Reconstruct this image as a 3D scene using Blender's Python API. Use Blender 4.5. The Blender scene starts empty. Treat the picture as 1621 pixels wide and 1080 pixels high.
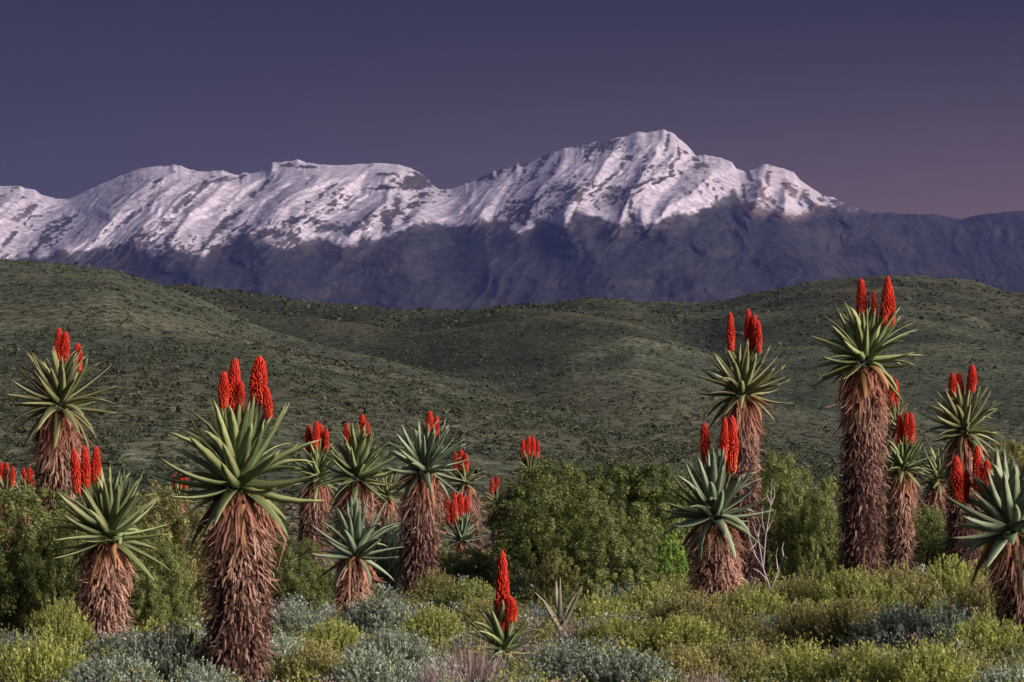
import bpy, math, random
import numpy as np
from mathutils import Matrix, Vector, Euler

# ------------------------------------------------------------------ camera, sky, sun
SC = bpy.context.scene
COL = SC.collection
FPX = 4597.0            # focal length in pixels of a 1621 px wide picture
CX, CY, HOR = 810.5, 540.0, 750.0
CAMZ = 1.75
PITCH = math.atan((HOR - CY) / FPX)

cam_data = bpy.data.cameras.new('camera')
cam_data.sensor_width = 36.0
cam_data.lens = 36.0 * FPX / 1621.0
cam_data.clip_start = 0.5
cam_data.clip_end = 60000.0
cam = bpy.data.objects.new('camera', cam_data)
cam.location = (0, 0, CAMZ)
cam.rotation_euler = (math.pi / 2 + PITCH, 0, 0)
COL.objects.link(cam)
SC.camera = cam

DOME = (0.105, 0.068, 0.095)       # ten times the radiance: the background strength is 0.1
BELT_L = (0.20, 0.20, 0.31)
BELT_R = (1.20, 0.62, 0.46)
ZENITH = (0.75, 0.72, 1.15)  # upper dome brightened above the frame, added as fill light
SUN_EL = math.radians(22.0)
SUN_AZ = math.radians(116.0)      # clockwise from the view direction: behind and to the right

world = bpy.data.worlds.new('World')
SC.world = world
world.use_nodes = True
wn, wl = world.node_tree.nodes, world.node_tree.links
wn.clear()
sky = wn.new('ShaderNodeTexSky')
sky.sky_type = 'NISHITA'
sky.sun_disc = False
sky.sun_elevation = SUN_EL
sky.sun_rotation = SUN_AZ
sky.altitude = 600
sky.air_density = 1.0
sky.dust_density = 1.0
sky.ozone_density = 4.0
# clear dusk sky: the Nishita sky, dimmed, under the violet afterglow of the dome and the rosy belt of twilight low down
tc = wn.new('ShaderNodeTexCoord')
sx = wn.new('ShaderNodeSeparateXYZ')
wl.new(tc.outputs['Generated'], sx.inputs[0])


def w_range(sock, a, b):
    r = wn.new('ShaderNodeMapRange'); r.interpolation_type = 'SMOOTHSTEP'
    r.inputs[1].default_value = a; r.inputs[2].default_value = b
    wl.new(sock, r.inputs[0])
    return r.outputs[0]


def w_mix(a, b, fac, mode='MIX'):
    x = wn.new('ShaderNodeMix'); x.data_type = 'RGBA'; x.blend_type = mode
    for k, v in ((6, a), (7, b), (0, fac)):
        if isinstance(v, tuple): x.inputs[k].default_value = (*v, 1)
        elif isinstance(v, float): x.inputs[k].default_value = v
        else: wl.new(v, x.inputs[k])
    return x.outputs[2]


belt = w_mix(BELT_L, BELT_R, w_range(sx.outputs[0], -0.28, 0.28))
glow = w_mix(belt, DOME, w_range(sx.outputs[2], 0.03, 0.165))
glow = w_mix(glow, ZENITH, w_range(sx.outputs[2], 0.2, 0.9))
dim = w_mix(sky.outputs[0], (0.030, 0.020, 0.020), 1.0, 'MULTIPLY')
total = w_mix(dim, glow, 1.0, 'ADD')
bgn = wn.new('ShaderNodeBackground')
bgn.inputs[1].default_value = 0.1
wout = wn.new('ShaderNodeOutputWorld')
wl.new(total, bgn.inputs[0])
wl.new(bgn.outputs[0], wout.inputs[0])

sun_data = bpy.data.lights.new('sun', 'SUN')
sun_data.energy = 3.5
sun_data.angle = math.radians(45.0)
sun_data.color = (1.0, 0.81, 0.75)
sun = bpy.data.objects.new('sun', sun_data)
to_sun = Vector((math.sin(SUN_AZ) * math.cos(SUN_EL), math.cos(SUN_AZ) * math.cos(SUN_EL), math.sin(SUN_EL)))
sun.rotation_euler = to_sun.to_track_quat('Z', 'Y').to_euler()
sun.location = (60, -60, 60)
COL.objects.link(sun)

SC.view_settings.view_transform = 'Standard'
SC.view_settings.look = 'None'
SC.view_settings.exposure = 0.95
SC.view_settings.gamma = 1.0
SC.view_settings.use_curve_mapping = False
SC.cycles.use_denoising = True
SC.cycles.max_bounces = 6
SC.cycles.diffuse_bounces = 2
SC.cycles.glossy_bounces = 1
SC.cycles.transmission_bounces = 3
SC.cycles.transparent_max_bounces = 4
SC.cycles.volume_bounces = 0

rng = np.random.default_rng(7)
random.seed(7)
cp, sp = math.cos(PITCH), math.sin(PITCH)


def at(px, py, Y):
    """world point(s) at depth Y that stand at picture position px, py (1621 px wide frame)"""
    px, py, Y = np.broadcast_arrays(np.asarray(px, float), np.asarray(py, float), np.asarray(Y, float))
    cx = (px - CX) / FPX
    cy = (CY - py) / FPX
    dy = cp - cy * sp
    dz = sp + cy * cp
    k = Y / dy
    return np.stack([cx * k, Y, CAMZ + dz * k], -1)


def ground_dist(py):
    return CAMZ * FPX / (py - HOR)


# ------------------------------------------------------------------ helpers
def hash2(ix, iy, seed):
    h = (ix.astype(np.int64) * 374761393 + iy.astype(np.int64) * 668265263 + seed * 974711) & 0xFFFFFFFF
    h = ((h ^ (h >> 13)) * 1274126177) & 0xFFFFFFFF
    h = (h ^ (h >> 16)) & 0xFFFFFFFF
    return h / 4294967295.0


def vnoise(x, y, seed=0):
    x = np.asarray(x, float); y = np.asarray(y, float)
    ix, iy = np.floor(x), np.floor(y)
    fx, fy = x - ix, y - iy
    fx = fx * fx * fx * (fx * (fx * 6 - 15) + 10)
    fy = fy * fy * fy * (fy * (fy * 6 - 15) + 10)
    a = hash2(ix, iy, seed); b = hash2(ix + 1, iy, seed)
    c = hash2(ix, iy + 1, seed); d = hash2(ix + 1, iy + 1, seed)
    return (a + (b - a) * fx) * (1 - fy) + (c + (d - c) * fx) * fy


def fbm(x, y, seed=0, oct=4, gain=0.5):
    s = 0; a = 1.0; t = 0
    for o in range(oct):
        s = s + a * (vnoise(x * 2 ** o, y * 2 ** o, seed + o * 17) * 2 - 1)
        t += a; a *= gain
    return s / t


def ridged(x, y, seed=0, oct=3, gain=0.5):
    s = 0; a = 1.0; t = 0
    for o in range(oct):
        s = s + a * (1 - np.abs(vnoise(x * 2 ** o, y * 2 ** o, seed + o * 13) * 2 - 1))
        t += a; a *= gain
    return s / t


def smooth(e0, e1, x):
    t = np.clip((x - e0) / (e1 - e0), 0, 1)
    return t * t * (3 - 2 * t)


def mesh_np(name, v, f, mat=None, col=None, smooth_shade=False):
    """one mesh from arrays: v (n,3), f (m,3) or (m,4), col (n,3) colour attribute"""
    me = bpy.data.meshes.new(name)
    v = np.asarray(v, np.float32); f = np.asarray(f, np.int32)
    k = f.shape[1]
    me.vertices.add(len(v)); me.vertices.foreach_set('co', v.ravel())
    me.loops.add(f.size); me.loops.foreach_set('vertex_index', f.ravel())
    me.polygons.add(len(f))
    me.polygons.foreach_set('loop_start', np.arange(0, f.size, k, dtype=np.int32))
    me.polygons.foreach_set('use_smooth', np.full(len(f), smooth_shade, dtype=bool))
    me.update(calc_edges=True)
    if col is not None:
        a = me.color_attributes.new('col', 'FLOAT_COLOR', 'POINT')
        c = np.ones((len(v), 4), np.float32); c[:, :3] = col
        a.data.foreach_set('color', c.ravel())
    if mat is not None:
        me.materials.append(mat)
    return me


def link(name, me, parent=None, mat=None):
    o = bpy.data.objects.new(name, me)
    COL.objects.link(o)
    if parent is not None:
        o.parent = parent
    if mat is not None and me is not None:
        o.material_slots[0].link = 'OBJECT'
        o.material_slots[0].material = mat
    return o


def thing(name, label, cat, loc, rotz=0.0, group=None):
    o = link(name, None)
    o.location = loc
    o.rotation_euler = (0, 0, rotz)
    o['label'] = label
    o['category'] = cat
    if group:
        o['group'] = group
    return o


def grid_faces(nr, nc):
    i = np.arange(nr - 1)[:, None] * nc + np.arange(nc - 1)[None, :]
    i = i.ravel()
    return np.stack([i, i + 1, i + nc + 1, i + nc], -1)


def tubes(paths, radii, sides=4):
    """paths: list of (k,3) arrays, radii: list of (k,) arrays -> verts, quads"""
    V = []; F = []; n = 0
    ang = np.arange(sides) / sides * 2 * np.pi
    for p, r in zip(paths, radii):
        p = np.asarray(p, float); r = np.asarray(r, float)
        d = np.gradient(p, axis=0)
        d /= np.linalg.norm(d, axis=1)[:, None] + 1e-9
        ref = np.where(np.abs(d[:, 2:3]) > 0.9, np.array([[1., 0, 0]]), np.array([[0, 0, 1.]]))
        a = np.cross(d, ref); a /= np.linalg.norm(a, axis=1)[:, None] + 1e-9
        b = np.cross(d, a)
        ring = p[:, None] + r[:, None, None] * (a[:, None] * np.cos(ang)[None, :, None] + b[:, None] * np.sin(ang)[None, :, None])
        V.append(ring.reshape(-1, 3))
        k = len(p)
        for i in range(k - 1):
            for j in range(sides):
                F.append((n + i * sides + j, n + i * sides + (j + 1) % sides, n + (i + 1) * sides + (j + 1) % sides, n + (i + 1) * sides + j))
        n += k * sides
    return np.concatenate(V), np.array(F)


# ------------------------------------------------------------------ materials
def new_mat(name):
    m = bpy.data.materials.new(name)
    m.use_nodes = True
    m.node_tree.nodes.clear()
    return m, m.node_tree.nodes, m.node_tree.links


def mixc(n, l, a, b, fac, mode='MIX'):
    x = n.new('ShaderNodeMix'); x.data_type = 'RGBA'; x.blend_type = mode
    for s, v in ((6, a), (7, b), (0, fac)):
        if isinstance(v, (int, float)):
            x.inputs[s].default_value = v
        elif isinstance(v, tuple):
            x.inputs[s].default_value = (*v, 1)
        else:
            l.new(v, x.inputs[s])
    return x.outputs[2]


def attr_col(n):
    a = n.new('ShaderNodeAttribute'); a.attribute_name = 'col'
    return a


def foliage_mat(name, dark, light, tip, trans=0.25, rough=0.7, objvar=0.25):
    """col.r = mix dark..light, col.g = value jitter, col.b = amount of tip colour"""
    m, n, l = new_mat(name)
    a = attr_col(n)
    sep = n.new('ShaderNodeSeparateColor'); l.new(a.outputs['Color'], sep.inputs[0])
    c = mixc(n, l, dark, light, sep.outputs[0])
    c = mixc(n, l, c, tip, sep.outputs[2])
    oi = n.new('ShaderNodeObjectInfo')
    mr = n.new('ShaderNodeMapRange'); mr.inputs[3].default_value = 1 - objvar; mr.inputs[4].default_value = 1 + objvar
    l.new(oi.outputs['Random'], mr.inputs[0])
    mg = n.new('ShaderNodeMapRange'); mg.inputs[3].default_value = 0.6; mg.inputs[4].default_value = 1.4
    l.new(sep.outputs[1], mg.inputs[0])
    mu = n.new('ShaderNodeMath'); mu.operation = 'MULTIPLY'
    l.new(mr.outputs[0], mu.inputs[0]); l.new(mg.outputs[0], mu.inputs[1])
    vm = n.new('ShaderNodeVectorMath'); vm.operation = 'SCALE'
    l.new(c, vm.inputs[0]); l.new(mu.outputs[0], vm.inputs['Scale'])
    d = n.new('ShaderNodeBsdfPrincipled')
    d.inputs['Roughness'].default_value = rough
    d.inputs['Specular IOR Level'].default_value = 0.25
    l.new(vm.outputs[0], d.inputs['Base Color'])
    out = n.new('ShaderNodeOutputMaterial')
    if trans > 0:
        t = n.new('ShaderNodeBsdfTranslucent'); l.new(vm.outputs[0], t.inputs[0])
        mx = n.new('ShaderNodeMixShader'); mx.inputs[0].default_value = trans
        l.new(d.outputs[0], mx.inputs[1]); l.new(t.outputs[0], mx.inputs[2])
        l.new(mx.outputs[0], out.inputs[0])
    else:
        l.new(d.outputs[0], out.inputs[0])
    return m


def vcol_mat(name, rough=0.8, spec=0.2, noise=None, bump=0.0, trans=0.0, amp=0.35):
    m, n, l = new_mat(name)
    a = attr_col(n)
    c = a.outputs['Color']
    d = n.new('ShaderNodeBsdfPrincipled')
    d.inputs['Roughness'].default_value = rough
    d.inputs['Specular IOR Level'].default_value = spec
    if noise:
        nt = n.new('ShaderNodeTexNoise'); nt.inputs['Scale'].default_value = noise; nt.inputs['Detail'].default_value = 5
        geo = n.new('ShaderNodeNewGeometry'); l.new(geo.outputs['Position'], nt.inputs['Vector'])
        mr = n.new('ShaderNodeMapRange'); mr.inputs[1].default_value = 0.3; mr.inputs[2].default_value = 0.7
        mr.inputs[3].default_value = 1 - amp; mr.inputs[4].default_value = 1 + amp
        l.new(nt.outputs[0], mr.inputs[0])
        vm = n.new('ShaderNodeVectorMath'); vm.operation = 'SCALE'
        l.new(c, vm.inputs[0]); l.new(mr.outputs[0], vm.inputs['Scale'])
        c = vm.outputs[0]
        if bump:
            b = n.new('ShaderNodeBump'); b.inputs['Strength'].default_value = 0.6; b.inputs['Distance'].default_value = bump
            l.new(nt.outputs[0], b.inputs['Height']); l.new(b.outputs[0], d.inputs['Normal'])
    l.new(c, d.inputs['Base Color'])
    out = n.new('ShaderNodeOutputMaterial')
    if trans:
        t = n.new('ShaderNodeBsdfTranslucent'); l.new(c, t.inputs[0])
        mx = n.new('ShaderNodeMixShader'); mx.inputs[0].default_value = trans
        l.new(d.outputs[0], mx.inputs[1]); l.new(t.outputs[0], mx.inputs[2]); l.new(mx.outputs[0], out.inputs[0])
    else:
        l.new(d.outputs[0], out.inputs[0])
    return m


M_GROUND = vcol_mat('dry_soil', 0.95, 0.05, noise=3.0, bump=0.05)
M_HILL = vcol_mat('hill_scrubland', 0.95, 0.05, noise=0.55, bump=0.9, amp=0.75)
M_MOUNT = vcol_mat('rock_and_snow', 0.9, 0.1, noise=0.03, bump=3.0)
M_SCRUB = vcol_mat('hill_scrub_leaves', 0.9, 0.05)
M_DRY = vcol_mat('dead_aloe_leaves', 0.85, 0.15, trans=0.12)
M_BARK = vcol_mat('bark', 0.9, 0.1, noise=14.0, bump=0.01)
M_FLOWER = vcol_mat('aloe_flowers', 0.45, 0.3, trans=0.2)
M_TWIG = vcol_mat('twigs', 0.9, 0.1)
M_COVER = vcol_mat('low_cover_leaves', 0.8, 0.15, trans=0.2)

LEAF = {
    'green': foliage_mat('aloe_leaf_green', (0.034, 0.074, 0.032), (0.135, 0.215, 0.085), (0.38, 0.42, 0.18), 0.06, 0.42, 0.22),
    'blue': foliage_mat('aloe_leaf_blue', (0.036, 0.082, 0.056), (0.120, 0.210, 0.135), (0.36, 0.42, 0.24), 0.06, 0.42, 0.22),
    'olive': foliage_mat('aloe_leaf_olive', (0.040, 0.066, 0.028), (0.140, 0.180, 0.075), (0.36, 0.36, 0.17), 0.06, 0.42, 0.22),
    'pale': foliage_mat('aloe_leaf_pale', (0.10, 0.12, 0.09), (0.30, 0.31, 0.24), (0.42, 0.38, 0.26), 0.06, 0.5, 0.2),
    'dying': foliage_mat('aloe_leaf_dying', (0.16, 0.085, 0.035), (0.34, 0.22, 0.09), (0.45, 0.22, 0.10), 0.06, 0.6, 0.25),
}
SHRUB = {
    'bush': foliage_mat('bush_leaves', (0.098, 0.143, 0.052), (0.280, 0.345, 0.104), (0.468, 0.507, 0.156), 0.35, 0.6, 0.12),
    'olive': foliage_mat('olive_leaves', (0.140, 0.155, 0.060), (0.38, 0.39, 0.130), (0.62, 0.57, 0.24), 0.38, 0.7, 0.12),
    'yellow': foliage_mat('yellow_green_leaves', (0.145, 0.190, 0.050), (0.43, 0.50, 0.125), (0.66, 0.68, 0.26), 0.38, 0.7, 0.12),
    'silver': foliage_mat('silver_leaves', (0.140, 0.200, 0.135), (0.385, 0.50, 0.37), (0.62, 0.70, 0.52), 0.3, 0.7, 0.10),
    'teal': foliage_mat('blue_grey_leaves', (0.100, 0.148, 0.110), (0.285, 0.38, 0.28), (0.48, 0.56, 0.38), 0.3, 0.7, 0.10),
    'dry': foliage_mat('dry_twigs', (0.16, 0.125, 0.13), (0.40, 0.32, 0.32), (0.46, 0.37, 0.28), 0.05, 0.8, 0.10),
    'bright': foliage_mat('bright_green_leaves', (0.14, 0.28, 0.04), (0.30, 0.55, 0.08), (0.40, 0.60, 0.12), 0.3, 0.5, 0.10),
}

# ------------------------------------------------------------------ ground sheet
def ground_z(X, Y):
    return 0.10 * fbm(X * 0.12 + 5.3, Y * 0.12, 3, 3)


ys = np.concatenate([np.linspace(-300, 8, 16)[:-1], np.linspace(8, 90, 165), np.geomspace(92, 13000, 70)])
us = np.linspace(-1, 1, 121)
half = np.where(ys < 90, 40.0 + np.abs(ys) * 0.3, np.minimum(67 + (ys - 90) * 0.9, 4800))
half = np.where(ys < 8, np.linspace(0, 1, len(ys)) * 0 + 300, half)
half[:15] = 300
GX = us[None, :] * half[:, None]
GY = np.repeat(ys[:, None], len(us), 1)
GZ = np.where(GY < 90, ground_z(GX, GY), -0.4)
gcol = np.stack([0.13 + 0 * GX, 0.105 + 0 * GX, 0.08 + 0 * GX], -1).reshape(-1, 3)
gcol = gcol * (1 + 0.3 * fbm(GX * 0.5, GY * 0.5, 9, 3).reshape(-1, 1))
gnd = link('ground', mesh_np('ground', np.stack([GX, GY, GZ], -1).reshape(-1, 3), grid_faces(*GX.shape), M_GROUND, gcol, True))
gnd['kind'] = 'structure'

# ------------------------------------------------------------------ hills
def prof(pts):
    p = np.array(pts, float)
    return lambda x: np.interp(x, p[:, 0], p[:, 1])


def soft(fn, w=14):
    return lambda x: sum(fn(x + d) for d in np.linspace(-w, w, 7)) / 7


HILL_LAYERS = [  # crest profile in the picture, depth of crest, depth where the foot starts
    (prof([(-400, 545), (0, 538), (150, 538), (280, 531), (400, 546), (520, 570), (650, 600), (800, 628), (950, 655), (1150, 690), (1400, 722), (2000, 745)]), 560, 190, 1.15),
    (prof([(-400, 405), (-100, 411), (0, 417), (100, 421), (180, 429), (230, 441), (300, 463), (380, 499), (440, 522), (560, 550), (700, 577), (850, 601), (1000, 622), (1150, 655), (1400, 700), (2000, 740)]), 860, 260, 1.1),
    (prof([(-400, 520), (100, 490), (200, 462), (290, 456), (400, 469), (500, 481), (600, 490), (680, 493), (720, 492), (760, 487), (840, 480), (920, 477), (990, 482), (1060, 505), (1130, 540), (1250, 585), (1450, 640), (2000, 720)]), 1250, 420, 1.0),
    (prof([(-400, 700), (600, 640), (800, 560), (900, 535), (1000, 528), (1060, 538), (1120, 555), (1250, 590), (1400, 630), (1621, 675), (2000, 720)]), 980, 330, 1.1),
    (prof([(-400, 640), (700, 520), (880, 486), (960, 481), (1050, 480), (1120, 483), (1160, 474), (1200, 464), (1270, 450), (1330, 444), (1400, 440), (1440, 440), (1490, 443), (1540, 452), (1600, 467), (1660, 478), (2000, 520)]), 1650, 500, 0.95),
    (prof([(-400, 720), (900, 640), (1100, 545), (1200, 508), (1300, 503), (1400, 520), (1500, 545), (1621, 560), (2000, 600)]), 1300, 420, 1.0),
]


HILL_INFO = []


def hill_z(px, Y):
    z = np.full(np.broadcast(px, Y).shape, -6.0)
    best = np.full(z.shape, -1e9); lay = np.zeros(z.shape, int); tt = np.zeros(z.shape)
    wob = 1 + 0.06 * fbm(px * 0.006, Y * 0.004, 31, 3)
    for k, (pf, Yc, Yf, p) in enumerate(HILL_LAYERS):
        py = soft(pf)(px) + 7
        Ycw = Yc * wob
        zc = at(px, py, Yc)[..., 2] * (Ycw / Yc)
        t = (Y - Yf) / (Ycw - Yf)
        front = np.sin(np.clip(t, 0, 1) * np.pi / 2) ** p * 0.62 + np.clip(t, 0, 1) ** 1.3 * 0.38
        back = 1 - ((Y - Ycw) / (0.45 * Yc)) ** 2
        s = np.where(t <= 1, front, back)
        zl = np.where(t < 0, -6, zc * s - 4 * (1 - np.clip(t * 6, 0, 1)))
        w_ = zl > best
        best = np.where(w_, zl, best); lay = np.where(w_, k, lay); tt = np.where(w_, t, tt)
        # smooth maximum keeps the valleys soft
        kk = 1.6
        h = np.clip(0.5 + 0.5 * (zl - z) / kk, 0, 1)
        z = z * (1 - h) + zl * h + kk * h * (1 - h)
    X = (px - CX) / FPX * Y
    g = ridged(X * 0.011 + 0.006 * Y, Y * 0.004, 71, 3)
    env = np.clip(Y / 700 - 0.3, 0, 1)
    z = z + env * (6.5 * (g - 0.6) + 2.4 * fbm(X * 0.03, Y * 0.02, 51, 4))
    HILL_INFO[:] = [lay, tt]
    return z


hx = np.arange(-220, 1860, 5.2)
hy = np.concatenate([np.linspace(180, 700, 120), np.linspace(704, 1500, 140), np.linspace(1510, 2600, 45)])
HP, HY = np.meshgrid(hx, hy)
HZ = hill_z(HP, HY)
HLAY, HT = HILL_INFO
HX = (HP - CX) / FPX * HY * (1 / cp)


def blur(a, n, axis):
    k = np.ones(2 * n + 1) / (2 * n + 1)
    p = np.pad(a, [(n, n) if i == axis else (0, 0) for i in range(2)], mode='edge')
    return np.apply_along_axis(lambda r: np.convolve(r, k, 'valid'), axis, p)


# relief shading put into the ground colour: swells paler, hollows darker and scrubbier
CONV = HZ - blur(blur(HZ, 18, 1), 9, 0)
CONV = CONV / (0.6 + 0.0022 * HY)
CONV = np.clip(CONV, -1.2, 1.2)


def hill_colour(X, Y, Z):
    a = fbm(X * 0.010, Y * 0.010, 5, 4)
    b = fbm(X * 0.035 + 9, Y * 0.02, 15, 3)
    c = fbm(X * 0.006 + 30, Y * 0.006 + 4, 25, 3)
    base = np.array([0.095, 0.115, 0.085])
    pale = np.array([0.145, 0.162, 0.115])
    red = np.array([0.19, 0.125, 0.095])
    dark = np.array([0.095, 0.100, 0.078])
    k1 = smooth(-0.1, 0.45, b)[..., None]; k2 = smooth(0.0, 0.5, -a)[..., None]; k3 = smooth(0.22, 0.5, c)[..., None]
    col = base * (1 - k1) + pale * k1
    col = col * (1 - 0.75 * k2) + dark * 0.75 * k2
    col = col * (1 - 0.15 * k3) + red * 0.15 * k3
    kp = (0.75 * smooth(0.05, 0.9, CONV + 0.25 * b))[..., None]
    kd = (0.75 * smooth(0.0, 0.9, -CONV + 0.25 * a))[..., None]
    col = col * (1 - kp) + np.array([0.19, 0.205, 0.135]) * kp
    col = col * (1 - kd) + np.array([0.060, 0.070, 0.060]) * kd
    layer_tint = np.array([0.95, 1.0, 0.58, 1.0, 0.72, 0.82])[HLAY]      # some hill layers tinted darker to part them from their neighbours
    layer_tint = blur(blur(layer_tint, 2, 1), 2, 0)
    crest_lit = (smooth(0.80, 1.0, HT) * smooth(1.25, 1.02, HT) * np.array([0.6, 0.4, 0, 0.6, 0, 0.25])[HLAY] * (0.6 + 0.8 * smooth(-.3, .4, b)))[..., None]
    col = col * layer_tint[..., None] * np.array([0.70, 0.745, 0.685])
    col = col * (1 - crest_lit) + np.array([0.24, 0.25, 0.165]) * crest_lit  # pale line painted along the crests in place of lit ridges
    return col


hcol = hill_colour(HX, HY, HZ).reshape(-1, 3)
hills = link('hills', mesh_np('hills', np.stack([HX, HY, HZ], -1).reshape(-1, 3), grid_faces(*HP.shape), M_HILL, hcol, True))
hills['kind'] = 'structure'


def scrub_clumps(P, R, H, C, ntri, rg, lift=0.0, size=None):
    """many small bushes in one mesh: each a loose dome of ntri leaf-sprays"""
    n = len(P)
    u = rg.random((n, ntri)) * 2 * np.pi
    w = rg.random((n, ntri)) ** 0.6
    rr = np.sqrt(1 - (w * 0.95) ** 2) * (0.75 + 0.35 * rg.random((n, ntri)))
    c = np.stack([np.cos(u) * rr * R[:, None], np.sin(u) * rr * R[:, None], w * H[:, None] * (0.8 + 0.4 * rg.random((n, ntri))) + lift], -1)
    nrm = np.stack([np.cos(u) * rr, np.sin(u) * rr, w], -1) + rg.normal(0, 0.32, (n, ntri, 3)) + np.array([0, 0, 0.5])
    nrm /= np.linalg.norm(nrm, axis=-1)[..., None]
    a = np.cross(nrm, rg.normal(0, 1, (n, ntri, 3))); a /= np.linalg.norm(a, axis=-1)[..., None] + 1e-9
    b = np.cross(nrm, a)
    s = (R[:, None, None] * (size or 0.3) * (0.6 + 0.8 * rg.random((n, ntri, 1))))
    c = c + P[:, None, :]
    V = np.stack([c + a * s, c - a * s * 0.5 + b * s * 0.8, c - a * s * 0.5 - b * s * 0.8], 2).reshape(-1, 3)
    F = np.arange(len(V)).reshape(-1, 3)
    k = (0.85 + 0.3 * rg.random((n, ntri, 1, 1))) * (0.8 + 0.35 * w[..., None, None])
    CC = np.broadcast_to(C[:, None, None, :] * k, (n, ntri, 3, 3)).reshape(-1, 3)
    return V, F, CC


rg = np.random.default_rng(11)
NH = 70000
pxs = rg.uniform(-200, 1821, NH)
Yh = 210 + (rg.random(NH) ** 1.25) * 1450
Zh = hill_z(pxs, Yh)
Xh = (pxs - CX) / FPX * Yh / cp
ci = np.clip(((pxs - hx[0]) / 5.2).astype(int), 0, len(hx) - 1); ri = np.clip(np.searchsorted(hy, Yh), 0, len(hy) - 1)
cv = CONV[ri, ci]
dens = fbm(Xh * 0.02, Yh * 0.02, 77, 3) + 0.35 * rg.normal(size=NH) - 0.5 * cv
keep = (dens > -0.55) & (Zh > -3)
pxs, Yh, Zh, Xh = pxs[keep], Yh[keep], Zh[keep], Xh[keep]
NH = len(pxs)
Rh = np.clip(rg.lognormal(-0.72, 0.40, NH), 0.2, 1.5) * (0.8 + 0.5 * (Yh > 900))
pal = np.array([[0.090, 0.105, 0.064], [0.078, 0.092, 0.062], [0.115, 0.122, 0.080], [0.150, 0.160, 0.110], [0.062, 0.070, 0.054], [0.115, 0.105, 0.078]])
Ch = np.array([0.69, 0.74, 0.67]) * pal[rg.choice(6, NH, p=[0.28, 0.24, 0.18, 0.12, 0.13, 0.05])]
Ph = np.stack([Xh, Yh, Zh - 0.1], -1)
Hh = Rh * rg.uniform(0.5, 0.9, NH)
parts = []
for sel, nt, sz in ((Yh < 420, 26, 0.26), ((Yh >= 420) & (Yh < 750), 13, 0.36), (Yh >= 750, 7, 0.48)):
    parts.append(scrub_clumps(Ph[sel], Rh[sel], Hh[sel], Ch[sel], nt, rg, size=sz))
V = np.concatenate([p[0] for p in parts]); C = np.concatenate([p[2] for p in parts])
F = np.arange(len(V)).reshape(-1, 3)
hs = link('hill_scrub', mesh_np('hill_scrub', V, F, M_SCRUB, C))
hs['kind'] = 'stuff'; hs['label'] = 'low grey green scrub dotted over the hills'

# ------------------------------------------------------------------ mountains
CREST = [(-300, 330), (-150, 300), (0, 295), (32, 294), (38, 298), (55, 300), (65, 308), (90, 315), (110, 315), (130, 305), (150, 297), (165, 290), (183, 281), (200, 275), (225, 266), (250, 263), (280, 262), (300, 266), (320, 272), (345, 270), (370, 276), (400, 274), (422, 269), (431, 257), (450, 256), (470, 252), (495, 259), (530, 262), (560, 260), (600, 258), (630, 260), (650, 266), (670, 277), (685, 293), (695, 300), (720, 298), (750, 287), (770, 275), (795, 268), (810, 264), (819, 257), (827, 260), (840, 257), (860, 246), (871, 242), (905, 233), (951, 223), (988, 217), (1003, 210), (1012, 208), (1023, 210), (1044, 206), (1051, 204), (1062, 210), (1081, 223), (1094, 236), (1104, 247), (1119, 247), (1132, 249), (1145, 252), (1159, 257), (1165, 266), (1179, 270), (1198, 267), (1206, 261), (1212, 259), (1224, 262), (1238, 267), (1256, 272), (1266, 285), (1277, 292), (1287, 299), (1303, 310), (1319, 312), (1337, 323), (1364, 331), (1380, 338), (1392, 336), (1420, 337), (1450, 340), (1480, 339), (1500, 343), (1520, 347), (1535, 344), (1555, 339), (1600, 335), (1640, 333), (1750, 338), (1950, 352)]
SNOWL = [(-300, 412), (0, 413), (30, 413), (50, 403), (70, 407), (90, 396), (110, 399), (150, 395), (190, 386), (205, 383), (218, 391), (240, 400), (255, 400), (265, 389), (290, 399), (303, 405), (318, 403), (340, 392), (370, 383), (395, 371), (420, 379), (432, 388), (448, 389), (465, 385), (485, 378), (500, 380), (520, 380), (535, 388), (550, 384), (570, 379), (590, 377), (615, 372), (640, 362), (665, 352), (690, 352), (720, 360), (740, 358), (755, 350), (765, 352), (785, 350), (800, 352), (812, 363), (822, 369), (835, 360), (848, 344), (880, 353), (893, 358), (905, 350), (915, 334), (930, 338), (950, 348), (975, 357), (990, 352), (1010, 361), (1030, 350), (1060, 343), (1090, 335), (1100, 338), (1115, 325), (1140, 313), (1158, 301), (1166, 311), (1180, 322), (1200, 326), (1220, 330), (1240, 337), (1260, 338), (1275, 330), (1287, 321), (1300, 322), (1315, 325), (1335, 327), (1350, 326), (1375, 325), (2000, 325)]
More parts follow.
